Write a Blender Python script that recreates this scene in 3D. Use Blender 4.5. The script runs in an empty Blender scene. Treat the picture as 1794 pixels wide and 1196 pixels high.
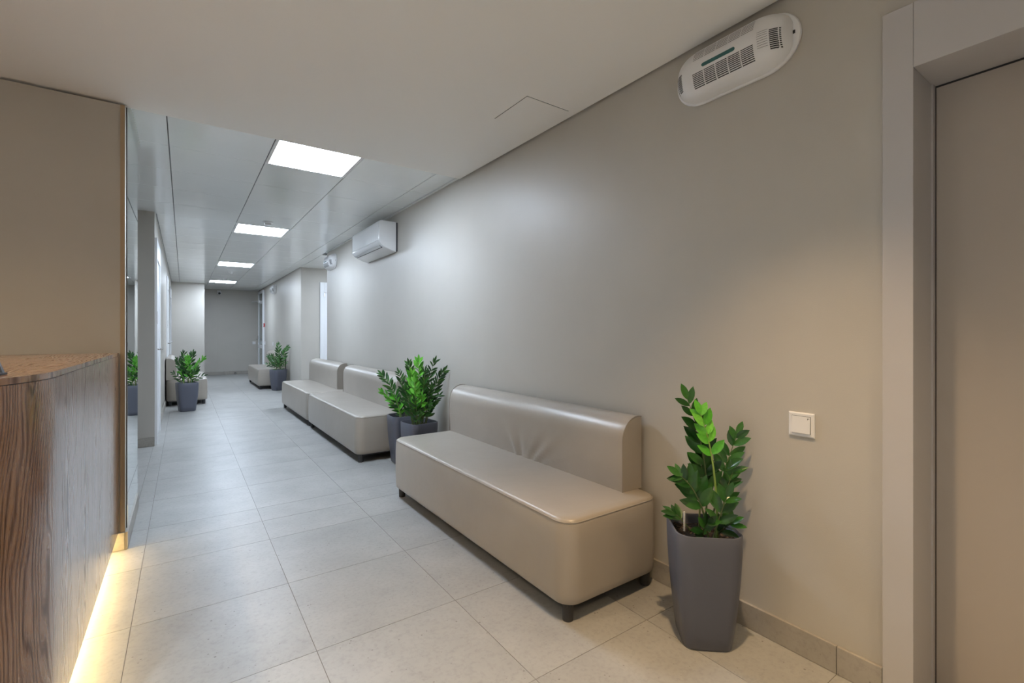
import bpy, bmesh, math, random
from mathutils import Vector, Matrix
random.seed(7)
S = bpy.context.scene
COL = S.collection
PI = math.pi

# ------------------------------------------------------------------ camera
FPX, HY, YAW, CAMH = 821.57, 585.0, 0.6109, 1.22
cd = bpy.data.cameras.new('camera')
cam = bpy.data.objects.new('camera', cd); COL.objects.link(cam)
cam.location = (0, 0, CAMH); cam.rotation_euler = (PI/2, 0, -YAW)
cd.sensor_fit = 'HORIZONTAL'; cd.sensor_width = 36.0
cd.lens = 36.0 * FPX / 1794.0
cd.shift_x = 0.0; cd.shift_y = (HY - 598.0) / 1794.0
cd.clip_start = 0.02; cd.clip_end = 100
S.camera = cam

# ------------------------------------------------------------------ world, exposure
w = bpy.data.worlds.new('world'); S.world = w; w.use_nodes = True
w.node_tree.nodes['Background'].inputs[0].default_value = (0.8, 0.85, 0.9, 1)
w.node_tree.nodes['Background'].inputs[1].default_value = 0.1
S.view_settings.view_transform = 'Standard'; S.view_settings.look = 'None'
S.view_settings.gamma = 1.0; S.view_settings.use_curve_mapping = False
S.view_settings.exposure = 0.0
S.cycles.use_denoising = True
S.cycles.max_bounces = 12; S.cycles.diffuse_bounces = 8
S.cycles.sample_clamp_indirect = 6.0

PANEL_STRENGTH = 50.0
PANEL_COLOR = (0.79, 0.92, 1.09)
SPOT_COLOR = (1.0, 0.68, 0.36)
STRIP_STRENGTH = 62.0
STRIP_COLOR = (1.0, 0.70, 0.28)
SOFT = (1.0, 0.74, 0.42)
COUNTER_COLOR = (0.82, 0.95, 1.04)
# x, y, watts, colour, cone
DOWNLIGHTS = [(1.12, 0.72, 150, SPOT_COLOR, 88), (0.30, -0.75, 130, SOFT, 100), (1.30, -0.75, 85, SOFT, 116),
              (-0.95, 2.00, 90, SOFT, 130), (-0.95, 0.45, 330, COUNTER_COLOR, 96), (-0.9, -0.9, 330, COUNTER_COLOR, 96)]  # all added: first brightens the taupe wall, cool pair bounces light to the ceiling

# ------------------------------------------------------------------ materials
def new_mat(name):
    m = bpy.data.materials.new(name); m.use_nodes = True
    return m, m.node_tree, m.node_tree.nodes['Principled BSDF']

def N(nt, t, **kw):
    n = nt.nodes.new(t)
    for k, v in kw.items():
        if hasattr(n, k): setattr(n, k, v)
        else: n.inputs[k.replace('_', ' ')].default_value = v
    return n

def ramp(nt, stops):
    r = nt.nodes.new('ShaderNodeValToRGB')
    e = r.color_ramp.elements
    while len(e) < len(stops): e.new(0.5)
    for el, (p, c) in zip(e, stops):
        el.position = p; el.color = (*c, 1)
    return r

def plain(name, color, rough=0.5, spec=0.5, metal=0.0, bump=0.0, bscale=200.0, mottle=0.0, mscale=3.0):
    m, nt, b = new_mat(name)
    b.inputs['Base Color'].default_value = (*color, 1)
    b.inputs['Roughness'].default_value = rough
    b.inputs['Specular IOR Level'].default_value = spec
    b.inputs['Metallic'].default_value = metal
    tc = N(nt, 'ShaderNodeTexCoord')
    if bump:
        n = N(nt, 'ShaderNodeTexNoise', Scale=bscale, Detail=3.0)
        nt.links.new(tc.outputs['Object'], n.inputs['Vector'])
        bp = N(nt, 'ShaderNodeBump', Strength=bump, Distance=0.002)
        nt.links.new(n.outputs['Fac'], bp.inputs['Height'])
        nt.links.new(bp.outputs['Normal'], b.inputs['Normal'])
    if mottle:
        n = N(nt, 'ShaderNodeTexNoise', Scale=mscale, Detail=4.0)
        nt.links.new(tc.outputs['Object'], n.inputs['Vector'])
        lo = tuple(c*(1-mottle) for c in color); hi = tuple(min(1, c*(1+mottle)) for c in color)
        r = ramp(nt, [(0.3, lo), (0.7, hi)])
        nt.links.new(n.outputs['Fac'], r.inputs['Fac'])
        nt.links.new(r.outputs['Color'], b.inputs['Base Color'])
    return m

def emit(name, color, strength):
    m, nt, b = new_mat(name)
    b.inputs['Base Color'].default_value = (0.8, 0.8, 0.8, 1)
    b.inputs['Emission Color'].default_value = (*color, 1)
    b.inputs['Emission Strength'].default_value = strength
    return m

M = {}
M['wall'] = plain('wall_paint', (0.46, 0.435, 0.395), 0.42, 0.4, bump=0.15, bscale=350, mottle=0.02)
M['soffit'] = plain('soffit_paint', (0.84, 0.82, 0.79), 0.7, 0.3, bump=0.05, bscale=300)
M['void'] = plain('ceiling_void', (0.05, 0.05, 0.05), 0.9)
M['metal_tile'] = plain('enamelled_metal', (0.84, 0.86, 0.855), 0.14, 0.5, mottle=0.01)
M['joint'] = plain('ceiling_joint', (0.10, 0.105, 0.11), 0.8)
M['white'] = plain('white_plastic', (0.74, 0.74, 0.75), 0.28, 0.5, bump=0.03)
M['white_gloss'] = plain('white_gloss_plastic', (0.76, 0.77, 0.78), 0.1, 0.5)
M['off_white'] = plain('pale_laminate', (0.47, 0.455, 0.46), 0.35, 0.45, bump=0.03)
M['door_leaf'] = plain('taupe_laminate', (0.40, 0.36, 0.325), 0.4, 0.45, bump=0.04, bscale=120)
M['white_paint'] = plain('white_lacquer', (0.74, 0.75, 0.77), 0.3, 0.5)
M['black'] = plain('black_plastic', (0.012, 0.012, 0.014), 0.35, 0.5)
M['slot'] = plain('dark_slot', (0.03, 0.03, 0.035), 0.7)
M['teal'] = plain('dark_teal_plastic', (0.03, 0.12, 0.12), 0.3)
M['pale_blue'] = plain('pale_blue_plastic', (0.30, 0.33, 0.42), 0.25)
M['red'] = plain('red_plastic', (0.45, 0.03, 0.03), 0.4)
M['wall_glow'] = plain('painted_warm_glow', (0.38, 0.285, 0.18), 0.4, 0.5, mottle=0.03)  # tan stands for warm light falling on the wall end
M['chrome'] = plain('brushed_steel', (0.55, 0.55, 0.56), 0.25, 0.5, metal=1.0)
M['rubber'] = plain('dark_grey_leg', (0.035, 0.034, 0.036), 0.5, 0.4)
M['pot'] = plain('slate_grey_plastic', (0.090, 0.096, 0.125), 0.40, 0.5, bump=0.08, bscale=260)
M['panel_light'] = emit('panel_diffuser', PANEL_COLOR, PANEL_STRENGTH)
M['strip'] = emit('warm_led_strip', STRIP_COLOR, STRIP_STRENGTH)
M['lens'] = emit('downlight_lens', SPOT_COLOR, 6.0)
M['led'] = emit('green_led', (0.6, 1.0, 0.15), 1.5)

def mirror_mat():
    m, nt, b = new_mat('mirror_silver')
    b.inputs['Base Color'].default_value = (0.80, 0.86, 0.85, 1)
    b.inputs['Metallic'].default_value = 1.0; b.inputs['Roughness'].default_value = 0.01
    return m
M['mirror'] = mirror_mat()

def glass_mat():
    m, nt, b = new_mat('window_glass')
    b.inputs['Base Color'].default_value = (0.75, 0.82, 0.82, 1)
    b.inputs['Transmission Weight'].default_value = 0.9
    b.inputs['Roughness'].default_value = 0.05
    return m
M['glass'] = glass_mat()

def stone(name, base, dark, rough=0.36):
    """porcelain tile: soft cloudy mottling and sparse dark and pale flecks; each tile shifts its pattern"""
    m, nt, b = new_mat(name)
    tc = N(nt, 'ShaderNodeTexCoord'); oi = N(nt, 'ShaderNodeObjectInfo')
    mul = N(nt, 'ShaderNodeMath', operation='MULTIPLY'); mul.inputs[1].default_value = 37.0
    nt.links.new(oi.outputs['Random'], mul.inputs[0])
    add = N(nt, 'ShaderNodeVectorMath', operation='ADD')
    nt.links.new(tc.outputs['Object'], add.inputs[0]); nt.links.new(mul.outputs[0], add.inputs[1])
    n1 = N(nt, 'ShaderNodeTexNoise', Scale=3.2, Detail=6.0, Roughness=0.6)
    nt.links.new(add.outputs[0], n1.inputs['Vector'])
    r1 = ramp(nt, [(0.30, tuple(c*0.86 for c in base)), (0.70, tuple(c*1.10 for c in base))])
    nt.links.new(n1.outputs['Fac'], r1.inputs['Fac'])
    n2 = N(nt, 'ShaderNodeTexNoise', Scale=55.0, Detail=5.0, Roughness=0.65)
    nt.links.new(add.outputs[0], n2.inputs['Vector'])
    r2 = ramp(nt, [(0.30, (0.80, 0.80, 0.80)), (0.52, (1, 1, 1)), (0.8, (1.0, 1.0, 1.0))])
    nt.links.new(n2.outputs['Fac'], r2.inputs['Fac'])
    mx = N(nt, 'ShaderNodeMix', data_type='RGBA', blend_type='MULTIPLY'); mx.inputs[0].default_value = 0.7
    nt.links.new(r1.outputs['Color'], mx.inputs[6]); nt.links.new(r2.outputs['Color'], mx.inputs[7])
    v = N(nt, 'ShaderNodeTexVoronoi', Scale=42.0, Randomness=1.0)
    nt.links.new(add.outputs[0], v.inputs['Vector'])
    n3 = N(nt, 'ShaderNodeTexNoise', Scale=14.0, Detail=2.0)
    nt.links.new(add.outputs[0], n3.inputs['Vector'])
    # fleck where the cell distance is small and the coarse noise is high
    sub = N(nt, 'ShaderNodeMath', operation='MULTIPLY_ADD'); sub.inputs[1].default_value = -0.62; sub.inputs[2].default_value = 0.50
    nt.links.new(n3.outputs['Fac'], sub.inputs[0])
    cmpn = N(nt, 'ShaderNodeMath', operation='ADD')
    nt.links.new(v.outputs['Distance'], cmpn.inputs[0]); nt.links.new(sub.outputs[0], cmpn.inputs[1])
    r3 = ramp(nt, [(0.20, dark), (0.27, (1, 1, 1))])
    nt.links.new(cmpn.outputs[0], r3.inputs['Fac'])
    mx2 = N(nt, 'ShaderNodeMix', data_type='RGBA', blend_type='MULTIPLY'); mx2.inputs[0].default_value = 0.75
    nt.links.new(mx.outputs[2], mx2.inputs[6]); nt.links.new(r3.outputs['Color'], mx2.inputs[7])
    nt.links.new(mx2.outputs[2], b.inputs['Base Color'])
    b.inputs['Roughness'].default_value = rough; b.inputs['Specular IOR Level'].default_value = 0.45
    bp = N(nt, 'ShaderNodeBump', Strength=0.12, Distance=0.001)
    nt.links.new(n2.outputs['Fac'], bp.inputs['Height']); nt.links.new(bp.outputs['Normal'], b.inputs['Normal'])
    return m
M['floor_tile'] = stone('porcelain_tile', (0.355, 0.35, 0.337), (0.42, 0.39, 0.36))
M['base_tile'] = stone('porcelain_skirting', (0.36, 0.335, 0.30), (0.45, 0.42, 0.38), 0.45)
M['grout'] = plain('grout', (0.20, 0.18, 0.165), 0.9, 0.2)

def leather():
    m, nt, b = new_mat('greige_leatherette')
    tc = N(nt, 'ShaderNodeTexCoord')
    n0 = N(nt, 'ShaderNodeTexNoise', Scale=2.5, Detail=4.0)
    nt.links.new(tc.outputs['Object'], n0.inputs['Vector'])
    r = ramp(nt, [(0.3, (0.335, 0.298, 0.255)), (0.7, (0.370, 0.332, 0.288))])
    nt.links.new(n0.outputs['Fac'], r.inputs['Fac']); nt.links.new(r.outputs['Color'], b.inputs['Base Color'])
    v = N(nt, 'ShaderNodeTexVoronoi', Scale=420.0)
    nt.links.new(tc.outputs['Object'], v.inputs['Vector'])
    n1 = N(nt, 'ShaderNodeTexNoise', Scale=9.0, Detail=3.0)
    nt.links.new(tc.outputs['Object'], n1.inputs['Vector'])
    b1 = N(nt, 'ShaderNodeBump', Strength=0.12, Distance=0.001)
    nt.links.new(v.outputs['Distance'], b1.inputs['Height'])
    b2 = N(nt, 'ShaderNodeBump', Strength=0.10, Distance=0.02)
    nt.links.new(n1.outputs['Fac'], b2.inputs['Height']); nt.links.new(b1.outputs['Normal'], b2.inputs['Normal'])
    nt.links.new(b2.outputs['Normal'], b.inputs['Normal'])
    b.inputs['Roughness'].default_value = 0.34; b.inputs['Specular IOR Level'].default_value = 0.6
    return m
M['leather'] = leather()
M['piping'] = plain('greige_piping', (0.30, 0.27, 0.235), 0.4)

def wood(name, along):
    """oak veneer; UV = (across grain, along grain) in metres"""
    m, nt, b = new_mat(name)
    tc = N(nt, 'ShaderNodeTexCoord')
    # slow warp that makes cathedral figures
    mp0 = N(nt, 'ShaderNodeMapping'); mp0.inputs['Scale'].default_value = (3.2, 0.8, 1)
    nt.links.new(tc.outputs['UV'], mp0.inputs['Vector'])
    n0 = N(nt, 'ShaderNodeTexNoise', Scale=1.6, Detail=2.0)
    nt.links.new(mp0.outputs['Vector'], n0.inputs['Vector'])
    sep = N(nt, 'ShaderNodeSeparateXYZ'); nt.links.new(tc.outputs['UV'], sep.inputs[0])
    ma = N(nt, 'ShaderNodeMath', operation='MULTIPLY_ADD'); ma.inputs[1].default_value = 0.30
    nt.links.new(n0.outputs['Fac'], ma.inputs[0]); nt.links.new(sep.outputs['X'], ma.inputs[2])
    fr = N(nt, 'ShaderNodeMath', operation='MULTIPLY'); fr.inputs[1].default_value = 420.0
    nt.links.new(ma.outputs[0], fr.inputs[0])
    sn = N(nt, 'ShaderNodeMath', operation='SINE'); nt.links.new(fr.outputs[0], sn.inputs[0])
    # fine fibres
    mp1 = N(nt, 'ShaderNodeMapping'); mp1.inputs['Scale'].default_value = (260, 5, 1)
    nt.links.new(tc.outputs['UV'], mp1.inputs['Vector'])
    n1 = N(nt, 'ShaderNodeTexNoise', Scale=1.0, Detail=4.0, Roughness=0.7)
    nt.links.new(mp1.outputs['Vector'], n1.inputs['Vector'])
    # broad bands
    mp2 = N(nt, 'ShaderNodeMapping'); mp2.inputs['Scale'].default_value = (14, 0.5, 1)
    nt.links.new(tc.outputs['UV'], mp2.inputs['Vector'])
    n2 = N(nt, 'ShaderNodeTexNoise', Scale=1.0, Detail=2.0)
    nt.links.new(mp2.outputs['Vector'], n2.inputs['Vector'])
    a1 = N(nt, 'ShaderNodeMath', operation='MULTIPLY_ADD'); a1.inputs[1].default_value = 0.25
    nt.links.new(sn.outputs[0], a1.inputs[0]); nt.links.new(n1.outputs['Fac'], a1.inputs[2])
    a2 = N(nt, 'ShaderNodeMath', operation='MULTIPLY_ADD'); a2.inputs[1].default_value = 0.40
    nt.links.new(n2.outputs['Fac'], a2.inputs[0]); nt.links.new(a1.outputs[0], a2.inputs[2])
    r = ramp(nt, [(0.36, (0.085, 0.036, 0.017)), (0.60, (0.24, 0.118, 0.060)), (0.95, (0.36, 0.19, 0.10))])
    nt.links.new(a2.outputs[0], r.inputs['Fac']); nt.links.new(r.outputs['Color'], b.inputs['Base Color'])
    bp = N(nt, 'ShaderNodeBump', Strength=0.10, Distance=0.001)
    nt.links.new(a2.outputs[0], bp.inputs['Height']); nt.links.new(bp.outputs['Normal'], b.inputs['Normal'])
    mr = N(nt, 'ShaderNodeMapRange'); nt.links.new(a2.outputs[0], mr.inputs[0])
    for k, v_ in ((1, 0.45), (2, 0.85), (3, 0.40), (4, 0.22)): mr.inputs[k].default_value = v_
    nt.links.new(mr.outputs[0], b.inputs['Roughness'])
    ms = N(nt, 'ShaderNodeMapRange'); nt.links.new(a2.outputs[0], ms.inputs[0])
    for k, v_ in ((1, 0.40), (2, 0.75), (3, 0.16), (4, 0.85)): ms.inputs[k].default_value = v_
    nt.links.new(ms.outputs[0], b.inputs['Specular IOR Level'])
    b.inputs['Coat Weight'].default_value = 0.75; b.inputs['Coat Roughness'].default_value = 0.16; b.inputs['Coat IOR'].default_value = 1.5
    return m
M['wood'] = wood('oak_veneer', 1)

def soil():
    m, nt, b = new_mat('potting_soil')
    tc = N(nt, 'ShaderNodeTexCoord')
    v = N(nt, 'ShaderNodeTexVoronoi', Scale=140.0)
    nt.links.new(tc.outputs['Object'], v.inputs['Vector'])
    r = ramp(nt, [(0.0, (0.010, 0.007, 0.005)), (0.72, (0.030, 0.018, 0.011)), (0.86, (0.20, 0.12, 0.06)), (1.0, (0.42, 0.36, 0.28))])
    nt.links.new(v.outputs['Color'], r.inputs['Fac']); nt.links.new(r.outputs['Color'], b.inputs['Base Color'])
    b.inputs['Roughness'].default_value = 0.9
    return m
M['soil'] = soil()

def leafmat(name, dark, light):
    m, nt, b = new_mat(name)
    oi = N(nt, 'ShaderNodeObjectInfo')
    r = ramp(nt, [(0.0, dark), (1.0, light)])
    nt.links.new(oi.outputs['Random'], r.inputs['Fac'])
    tc = N(nt, 'ShaderNodeTexCoord')
    n = N(nt, 'ShaderNodeTexNoise', Scale=6.0, Detail=3.0)
    nt.links.new(tc.outputs['UV'], n.inputs['Vector'])
    hs = N(nt, 'ShaderNodeHueSaturation')
    nt.links.new(r.outputs['Color'], hs.inputs['Color'])
    ma = N(nt, 'ShaderNodeMath', operation='MULTIPLY_ADD'); ma.inputs[1].default_value = 0.6; ma.inputs[2].default_value = 0.7
    nt.links.new(n.outputs['Fac'], ma.inputs[0]); nt.links.new(ma.outputs[0], hs.inputs['Value'])
    nt.links.new(hs.outputs['Color'], b.inputs['Base Color'])
    b.inputs['Roughness'].default_value = 0.30; b.inputs['Specular IOR Level'].default_value = 0.5
    b.inputs['Transmission Weight'].default_value = 0.0
    return m
M['leaf'] = leafmat('dark_green_leaf', (0.009, 0.048, 0.009), (0.036, 0.140, 0.020))
M['young'] = leafmat('fresh_green_leaf', (0.07, 0.34, 0.022), (0.16, 0.52, 0.055))
M['stem'] = plain('green_brown_stem', (0.10, 0.14, 0.05), 0.5, mottle=0.2)
M['stem_young'] = plain('pale_green_stem', (0.22, 0.34, 0.08), 0.5, mottle=0.15)

# ------------------------------------------------------------------ mesh helpers
class MB:
    def __init__(s): s.v = []; s.f = []; s.uv = {}
    def box(s, x0, x1, y0, y1, z0, z1):
        b = len(s.v)
        s.v += [(x0,y0,z0),(x1,y0,z0),(x1,y1,z0),(x0,y1,z0),(x0,y0,z1),(x1,y0,z1),(x1,y1,z1),(x0,y1,z1)]
        for q in ((0,3,2,1),(4,5,6,7),(0,1,5,4),(1,2,6,5),(2,3,7,6),(3,0,4,7)): s.f.append(tuple(b+i for i in q))
        return s
    def loft(s, rings, cap0=True, cap1=True, closed=True):
        b = len(s.v); n = len(rings[0])
        for r in rings: s.v += [tuple(p) for p in r]
        for k in range(len(rings)-1):
            for i in range(n if closed else n-1):
                j = (i+1) % n
                s.f.append((b+k*n+i, b+k*n+j, b+(k+1)*n+j, b+(k+1)*n+i))
        if cap0: s.f.append(tuple(b+i for i in range(n))[::-1])
        if cap1: s.f.append(tuple(b+(len(rings)-1)*n+i for i in range(n)))
        return s
    def tube(s, pts, rads, n=8, caps=True):
        pts = [Vector(p) for p in pts]
        if not isinstance(rads, (list, tuple)): rads = [rads]*len(pts)
        rings = []; prev = None
        for i, p in enumerate(pts):
            t = (pts[min(i+1, len(pts)-1)] - pts[max(i-1, 0)]).normalized()
            if prev is None:
                a = Vector((0,0,1)) if abs(t.z) < 0.9 else Vector((1,0,0))
                u = t.cross(a).normalized()
            else: u = (prev - t*prev.dot(t)).normalized()
            prev = u; vv = t.cross(u)
            rings.append([p + (u*math.cos(2*PI*k/n) + vv*math.sin(2*PI*k/n))*rads[i] for k in range(n)])
        return s.loft(rings, caps, caps)
    def ring(s, pts, r, n=6):
        """closed tube through pts"""
        pts = [Vector(p) for p in pts]; m = len(pts); b = len(s.v)
        for i, p in enumerate(pts):
            t = (pts[(i+1) % m] - pts[i-1]).normalized()
            a = Vector((0,0,1)) if abs(t.z) < 0.9 else Vector((1,0,0))
            u = t.cross(a).normalized(); vv = t.cross(u)
            for k in range(n): s.v.append(tuple(p + (u*math.cos(2*PI*k/n)+vv*math.sin(2*PI*k/n))*r))
        for i in range(m):
            for k in range(n):
                s.f.append((b+i*n+k, b+i*n+(k+1)%n, b+((i+1)%m)*n+(k+1)%n, b+((i+1)%m)*n+k))
        return s
    def cyl(s, x, y, z0, z1, r, n=20, r1=None):
        r1 = r if r1 is None else r1
        mk = lambda rr, z: [(x+rr*math.cos(2*PI*k/n), y+rr*math.sin(2*PI*k/n), z) for k in range(n)]
        return s.loft([mk(r, z0), mk(r1, z1)])
    def mesh(s, name, mat, smooth=False, bevel=None):
        me = bpy.data.meshes.new(name); me.from_pydata(s.v, [], s.f)
        bm = bmesh.new(); bm.from_mesh(me)
        bmesh.ops.recalc_face_normals(bm, faces=bm.faces)
        if bevel:
            bmesh.ops.bevel(bm, geom=[e for e in bm.edges if e.is_manifold and e.calc_face_angle(0) > 0.5], offset=bevel, segments=2, profile=0.6, affect='EDGES')
        bm.to_mesh(me); bm.free()
        me.materials.append(mat)
        if smooth:
            me.polygons.foreach_set('use_smooth', [True]*len(me.polygons))
            try: me.set_sharp_from_angle(angle=math.radians(42))
            except Exception: pass
        return me
    def obj(s, name, mat, parent=None, smooth=False, bevel=None):
        return link(name, s.mesh(name, mat, smooth, bevel), parent)

def link(name, me, parent=None, loc=None):
    o = bpy.data.objects.new(name, me); COL.objects.link(o)
    if parent: o.parent = parent
    if loc: o.location = loc
    return o

def thing(name, label, cat, loc=(0,0,0), rz=0, group=None):
    o = bpy.data.objects.new(name, None); COL.objects.link(o)
    o.empty_display_size = 0.1
    o.location = loc; o.rotation_euler = (0, 0, rz)
    o['label'] = label; o['category'] = cat
    if group: o['group'] = group
    return o

def struct(o, label=None):
    o['kind'] = 'structure'
    if label: o['label'] = label
    return o

def copy_tree(o, parent=None):
    c = o.copy(); COL.objects.link(c)
    if parent: c.parent = parent
    for ch in list(o.children): copy_tree(ch, c)
    return c

def bx(name, mat, x0, x1, y0, y1, z0, z1, parent=None, bevel=None):
    return MB().box(x0, x1, y0, y1, z0, z1).obj(name, mat, parent, bevel=bevel)

# ------------------------------------------------------------------ dimensions
XR, XL = 1.93, -0.26            # right and left wall faces
ZS, ZC = 2.53, 2.552            # reception soffit, corridor metal ceiling
YS = 3.50                       # soffit edge
YW = 3.44                       # reception wall behind the counter
YEND = 16.5

# ------------------------------------------------------------------ floor
floor = struct(bx('floor', M['grout'], -3.2, 3.9, -2.6, 16.7, -0.12, -0.0018), 'pale grey square porcelain floor tiles with thin joints')
TXE = [-0.18 + 0.6*k for k in range(-4, 5)]
def tile_range(x0, x1, y0, y1):
    g = 0.0011
    ys = [0.11 + 0.6*k for k in range(-5, 29)]
    tiles = {}
    for i in range(len(TXE)-1):
        a, b2 = max(TXE[i], x0), min(TXE[i+1], x1)
        if b2 - a < 0.02: continue
        for j in range(len(ys)-1):
            c, d = max(ys[j], y0), min(ys[j+1], y1)
            if d - c < 0.02: continue
            key = (round(b2-a, 3), round(d-c, 3))
            if key not in tiles:
                tiles[key] = MB().box(-(b2-a)/2+g, (b2-a)/2-g, -(d-c)/2+g, (d-c)/2-g, -0.01, 0.0).mesh('floor_tile', M['floor_tile'])
            link('floor_tile', tiles[key], floor, ((a+b2)/2, (c+d)/2, 0))
tile_range(-2.58, 1.93, -2.2, YW)
tile_range(-0.27, 1.93, YW, 8.05)
tile_range(-1.38, -0.27, 4.25, 6.42)
tile_range(XL, 2.22, 8.05, YEND)

# ------------------------------------------------------------------ walls
DY0, DY1, DTOP = -0.42, 0.492, 2.072      # opening of the near door on the right
wr = MB()
wr.box(XR, XR+0.28, DY1+0.03, 8.05, -0.002, 2.75)
wr.box(XR, XR+0.28, DY0-0.03, DY1+0.03, DTOP+0.03, 2.75)
wr.box(XR, XR+0.28, -2.5, DY0-0.03, -0.002, 2.75)
struct(wr.obj('wall_right', M['wall']), 'long greige painted wall behind the upholstered benches')
struct(bx('wall_right', M['wall'], 1.92, 2.2, 10.2, YEND, -0.002, 2.75), 'greige wall stretch at the far end of the corridor')
rw = MB().box(1.92, 3.6, 10.08, 10.2, -0.002, 2.75).box(3.5, 3.6, 8.05, 10.08, -0.002, 2.75).box(2.21, 3.5, 7.95, 8.05, -0.002, 2.75)
struct(rw.obj('wall_recess', M['wall']), 'greige walls of the recess past the air conditioner')
struct(bx('wall_reception', M['wall'], -2.6, -0.272, YW, YW+0.055, -0.002, 2.515), 'taupe wall behind the wooden counter')
struct(bx('wall_mirror', M['wall'], -0.5, -0.272, YW+0.056, 4.235, -0.002, 2.75), 'wall pier carrying the mirror')
lw = MB().box(-2.0, XL, 6.42, 14.75, -0.002, 2.75)
struct(lw.obj('wall_left', M['wall']), 'greige left corridor wall with doors')
struct(bx('wall_passage', M['wall'], -1.5, -1.4, YW+0.06, 6.42, -0.002, 2.75))
struct(bx('wall_jog', M['wall'], -0.6, 0.45, 14.751, YEND, -0.002, 2.75), 'pale wall stepping forward at the corridor end')
struct(bx('wall_end', M['wall'], -0.6, 2.2, YEND, YEND+0.12, -0.002, 2.75), 'dim greige wall closing the corridor')
struct(bx('wall_back', M['wall'], -2.7, 2.2, -2.32, -2.2, -0.002, 2.75))
struct(bx('wall_left', M['wall'], -2.72, -2.6, -2.2, YW+0.05, -0.002, 2.75))
struct(bx('ceiling_void', M['void'], -2.8, 3.7, -2.4, 16.7, 2.76, 2.80))

# ------------------------------------------------------------------ ceilings
sof = MB().box(-2.58, XR-0.018, -2.18, YS, ZS, ZS+0.09)
sof = struct(sof.obj('ceiling', M['soffit']), 'smooth white plasterboard ceiling over the reception')
hm = MB().box(1.552, 1.850, 2.07, 2.395, ZS-0.0015, ZS+0.002)
h = hm.obj('access_panel', M['soffit'], sof)
hg = MB()
hg.box(1.5485, 1.5515, 2.068, 2.397, ZS-0.0008, ZS+0.002).box(1.5485, 1.853, 2.066, 2.069, ZS-0.0008, ZS+0.002)
hg.obj('panel_gap', M['joint'], sof)

ceil = struct(MB().box(-1.4, 3.5, YS+0.002, YEND, ZC+0.012, ZC+0.06).obj('ceiling', M['joint']), 'glossy metal panel ceiling of the corridor')
CX = [-0.685, -0.085, 0.517, 1.119, 1.721]
LIGHT_ROWS = (0, 5, 11, 17)
CY = [3.505 + 0.601*k for k in range(0, 23)]
cm = {}
def ceil_tile(x0, x1, y0, y1):
    key = (round(x1-x0, 3), round(y1-y0, 3))
    if key not in cm:
        hx, hy_ = (x1-x0)/2-0.0028, (y1-y0)/2-0.0010
        bv = 0.0022
        r0 = [(-hx, -hy_, 0.014), (hx, -hy_, 0.014), (hx, hy_, 0.014), (-hx, hy_, 0.014)]
        r1 = [(-hx, -hy_, bv), (hx, -hy_, bv), (hx, hy_, bv), (-hx, hy_, bv)]
        r2 = [(-hx+bv, -hy_+bv, 0), (hx-bv, -hy_+bv, 0), (hx-bv, hy_-bv, 0), (-hx+bv, hy_-bv, 0)]
        cm[key] = MB().loft([r0, r1, r2]).mesh('ceiling_tile', M['metal_tile'])
    link('ceiling_tile', cm[key], ceil, ((x0+x1)/2, (y0+y1)/2, ZC))
for j in range(len(CY)-1):
    y0, y1 = CY[j], min(CY[j+1], YEND)
    cols = list(zip(CX[:-1], CX[1:])) + [(1.721, 1.905)]
    for (a, b2) in cols:
        if a < -0.6 and y0 > 6.3: a = XL + 0.012
        elif a < -0.6 and y1 < 4.24: a = -0.272
        if abs(a-0.517) < 1e-3 and j in LIGHT_ROWS: continue
        if b2 < 0.6 and y0 > 14.7: 
            if b2 < 0.1: continue
            a = max(a, 0.45)
        ceil_tile(a, b2, y0, y1)
    if 4.2 < y0 < 6.4: ceil_tile(-1.285, -0.685, y0, y1)
    if 8.0 < y0 < 10.05:
        ceil_tile(1.907, 2.49, y0, y1)
        if abs(y0-8.313) > 0.01: ceil_tile(2.49, 3.092, y0, y1)
# wall angle along the right edge of the metal ceiling
struct(MB().box(1.908, XR, YS+0.004, 8.05, ZC-0.006, ZC+0.02).obj('trim_1', M['metal_tile']), 'slim wall angle edging the metal ceiling')
struct(MB().box(XL, XL+0.01, 6.42, 14.75, ZC-0.004, ZC+0.02).obj('trim_2', M['metal_tile']))
struct(MB().box(-0.272, -0.25, YS+0.004, 4.235, ZC-0.010, ZC+0.02).obj('trim_3', M['metal_tile']))

# ------------------------------------------------------------------ baseboards
def baseboard(name, axis, face, a, b2, sign, joint0, label=None):
    """tiles 0.6 long, 0.10 high, 0.012 thick standing out from face by sign"""
    t = 0.013; core = MB()
    lo, hi = sorted((face, face + sign*0.008))
    if axis == 'y': core.box(lo, hi, a, b2, 0.0, 0.098)
    else: core.box(a, b2, lo, hi, 0.0, 0.098)
    root = struct(core.obj(name, M['grout']), label)
    k = math.floor((a - joint0)/0.6); p = joint0 + 0.6*k
    while p < b2 - 0.01:
        c, d = max(p, a), min(p+0.6, b2); p += 0.6
        if d - c < 0.015: continue
        lo, hi = sorted((face, face + sign*t)); g = 0.0012
        mb = MB()
        if axis == 'y': mb.box(lo, hi, c+g, d-g, 0.001, 0.10)
        else: mb.box(c+g, d-g, lo, hi, 0.001, 0.10)
        mb.obj('baseboard_tile', M['base_tile'], root, bevel=0.0015)
    return root
baseboard('baseboard_right', 'y', XR, 0.575, 8.05, -1, 0.11, 'stone coloured tile skirting along the right wall')
baseboard('baseboard_right', 'y', 1.92, 10.08, 15.25, -1, 0.11)
baseboard('baseboard_recess', 'x', 10.08, 1.92, 2.26, -1, -0.18)
baseboard('baseboard_passage', 'x', 6.42, -1.4, XL, -1, -0.18, 'tile skirting on the grey end of the left wall')
baseboard('baseboard_left', 'y', XL, 7.43, 10.5, 1, 0.11)
baseboard('baseboard_left', 'y', XL, 11.7, 12.8, 1, 0.11)
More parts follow.
